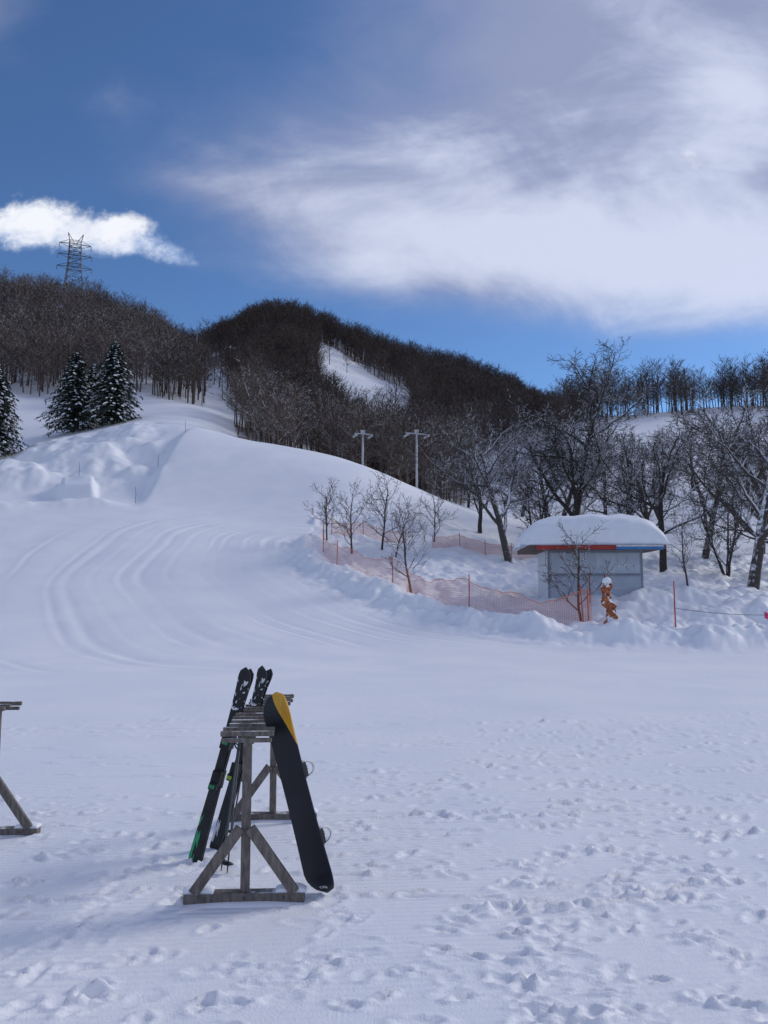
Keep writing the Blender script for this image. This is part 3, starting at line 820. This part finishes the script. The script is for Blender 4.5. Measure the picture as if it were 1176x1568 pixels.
def skis(p0, p1, facing, mat, Ls=1.62, acc=m_green):
    e = empty('pair_of_skis'); e.matrix_world = frame_from(p0, p1, facing)
    for nm, yo, fl in (('ski_outer', -.012, 1), ('ski_inner', .02, -1)):
        sh = [(a_, w_, (-.0 if fl > 0 else 0)+l_*(-1 if fl < 0 else 1)*(-1)) for a_, w_, l_ in ski_shape(Ls, .118)]
        o = plank(nm, Ls, .118, .011, mat, e, sh); o.location = (0, yo, 0 if fl > 0 else -.012)
        sgn = -1 if fl > 0 else 1; base = yo if fl > 0 else yo+.011
        mb = MB()
        def bx(z_, h_, l_, w_=.07, out=0): mb.box((0, base+sgn*(h_/2+out), z_), (w_, h_, l_))
        bx(.02, .018, .42, .06); bx(.17, .055, .11, .085); bx(-.13, .05, .13, .08); bx(-.19, .075, .06, .07); bx(-.085, .07, .03, .05)
        mb.obj(nm.replace('ski', 'binding'), m_black, e, bevel=.008)
        mb = MB(); mb.box((0, base+sgn*.060, .17), (.05, .012, .03)); mb.box((0, base+sgn*.082, -.19), (.045, .012, .03)); mb.obj(nm.replace('ski', 'binding_cover'), acc, e, bevel=.003)
    return e
def pole(p0, p1):
    e = empty('ski_pole'); e.matrix_world = frame_from(p0, p1, (0, -1, 0)); L_ = (Vector(p1)-Vector(p0)).length
    mb = MB(); mb.tube([(0, 0, -L_/2), (0, 0, -L_/2+.06), (0, 0, L_/2-.1)], [.004, .007, .009], 8); mb.obj('shaft', m_dsteel, e, True)
    mb = MB(); mb.tube([(0, 0, L_/2-.14), (0, 0, L_/2-.12), (0, 0, L_/2-.02), (0, 0, L_/2)], [.014, .018, .017, .022], 8); mb.obj('grip', m_black, e, True)
    mb = MB(); mb.tube([(0, 0, -L_/2+.07), (0, 0, -L_/2+.085)], [.045, .02], 12); mb.obj('basket', m_black, e, True)
    mb = MB(); pts = [(.05*math.sin(2*math.pi*i/12), .01*math.sin(i), L_/2-.02-.09*(1-math.cos(2*math.pi*i/12))) for i in range(13)]
    mb.tube(pts, .006, 5); mb.obj('strap', m_black, e, True)
gk = gz(-1.5, 6.7)
skis((-1.56, 6.62, gk+.01), (-1.17, 6.74, gk+1.56), (-.15, -.99, 0), ms1, 1.62, m_green)
skis((-1.46, 6.95, gk+.01), (-1.07, 7.10, gk+1.53), (-.45, -.9, 0), ms2, 1.60, m_lime)
pole((-1.30, 6.42, gk), (-1.17, 6.5, gk+1.16)); pole((-1.24, 6.36, gk), (-1.16, 6.42, gk+1.14))
pole((-1.38, 7.2, gk), (-1.2, 7.2, gk+1.17)); pole((-1.34, 6.72, gk), (-1.19, 6.66, gk+1.15))

# ------------------------------------------------------------------ sky with cloud
SUN_AZ = R(62)      # clockwise from +Y (to the right of the view)
SUN_EL = R(33)
world = bpy.data.worlds.new('World'); scene.world = world; world.use_nodes = True
nt = world.node_tree; E.nt = nt
bg = nt.nodes['Background']; bg.inputs['Strength'].default_value = .10
sky = nt.nodes.new('ShaderNodeTexSky'); sky.sky_type = 'NISHITA'; sky.sun_disc = False
sky.sun_elevation = SUN_EL; sky.sun_rotation = SUN_AZ; sky.altitude = 600; sky.air_density = 1.0; sky.dust_density = .3; sky.ozone_density = 2.5
D = E(nt.nodes.new('ShaderNodeTexCoord').outputs['Generated'])
dx, dy, dz = sep(D)
dyc = E.m('MAXIMUM', dy, .25)
p = dx/dyc; q = dz/dyc
def blob(px, py, rx, ry, rot=0, w=1.):
    c, s = math.cos(rot), math.sin(rot)
    a = ((p-px)*c+(q-py)*s)/rx; b = ((p-px)*(-s)+(q-py)*c)/ry
    return E.m('EXPONENT', (a*a+b*b)*-1.0)*w
nA = noise(comb(p*.9+q*.5, q*2.0-p*.5, 3.1), 2.3, 5, .55, .6)
nB = noise(comb(p+q*.2, q*1.5, 7.7), 6, 6, .62, .4)
B = (blob(.06, .50, .27, .095, -.10) + blob(.33, .45, .34, .10, -.05) + blob(.52, .62, .28, .22, .2, .95) + blob(.34, .84, .46, .22, -.15, .95)
     + blob(-.18, .545, .20, .035, -.12, .42) + blob(.10, .68, .36, .09, .1, .42) + blob(-.56, .83, .10, .13, 0, .5))
back_fill = sstep(dy, .62, .2)  # unseen cloud overhead and behind the camera, added to brighten the foreground snow
dens = sstep(B+(nA-.5)*.95+(nB-.5)*.32+back_fill*.9, .12, 1.05)
low = sstep(q+(nB-.5)*.09+p*.03, .315, .43)
dens = dens*low
light = sstep(B*.36+(nA-.5)*1.6+(nB-.5)*.9-(q-.5)*.45+blob(.07, .49, .25, .09, 0, .38)+blob(.48,.68,.1,.12,.3,.35)+back_fill*.3, .12, .92)
ccol = mixc(light, (3.1, 3.5, 5.3), (6.8, 7.3, 9.0))
tint = nt.nodes.new('ShaderNodeMix'); tint.data_type = 'RGBA'; tint.blend_type = 'MULTIPLY'; tint.inputs[0].default_value = 1
nt.links.new(sky.outputs[0], tint.inputs[6]); tint.inputs[7].default_value = (.72, .93, 1.2, 1)
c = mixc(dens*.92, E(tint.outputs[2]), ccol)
# small cumulus over the left hill
nC = noise(comb(p, q*1.25, 1.5), 17, 8, .64, .15)
nD = noise(comb(p, q*1.1, 5.5), 7, 3, .5, .1)
cu = blob(-.47, .515, .060, .040, 0, .85)+blob(-.52, .49, .08, .035, 0, .75)+blob(-.41, .485, .05, .028, -.2, .55)+blob(-.355, .485, .045, .030, 0, .75)+blob(-.29, .460, .05, .022, -.35, .8)+blob(-.52,.632,.014,.006,0,.45)+blob(-.375,.60,.02,.005,.1,.25)
cd = sstep(cu+(nC-.5)*1.5+(nD-.5)*1.0, .36, .90)
cc = mixc(sstep(cu*.35+(nC-.5)*2.4+(q-.475)*8, -.15, .75), (4.0, 5.2, 7.8), (9.4, 9.6, 10.2))
c = mixc(cd*.96, c, cc)
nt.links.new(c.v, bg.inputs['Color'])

sun = bpy.data.lights.new('sun', 'SUN'); sun.energy = 1.5; sun.angle = R(14); sun.color = (1, .95, .88)
so = bpy.data.objects.new('sun', sun); col.objects.link(so)
sd = Vector((math.sin(SUN_AZ)*math.cos(SUN_EL), math.cos(SUN_AZ)*math.cos(SUN_EL), math.sin(SUN_EL)))
so.rotation_euler = sd.to_track_quat('Z', 'Y').to_euler(); so.location = (60, 30, 80)

cam = bpy.data.cameras.new('camera'); cam.sensor_fit = 'VERTICAL'; cam.sensor_height = 36; cam.lens = 27.1; cam.clip_end = 5000; cam.clip_start = .1
co = bpy.data.objects.new('camera', cam); col.objects.link(co); co.location = (0, 0, EYE); co.rotation_euler = (R(96.1), 0, 0)
scene.camera = co
scene.view_settings.view_transform = 'Standard'; scene.view_settings.look = 'None'; scene.view_settings.exposure = 0
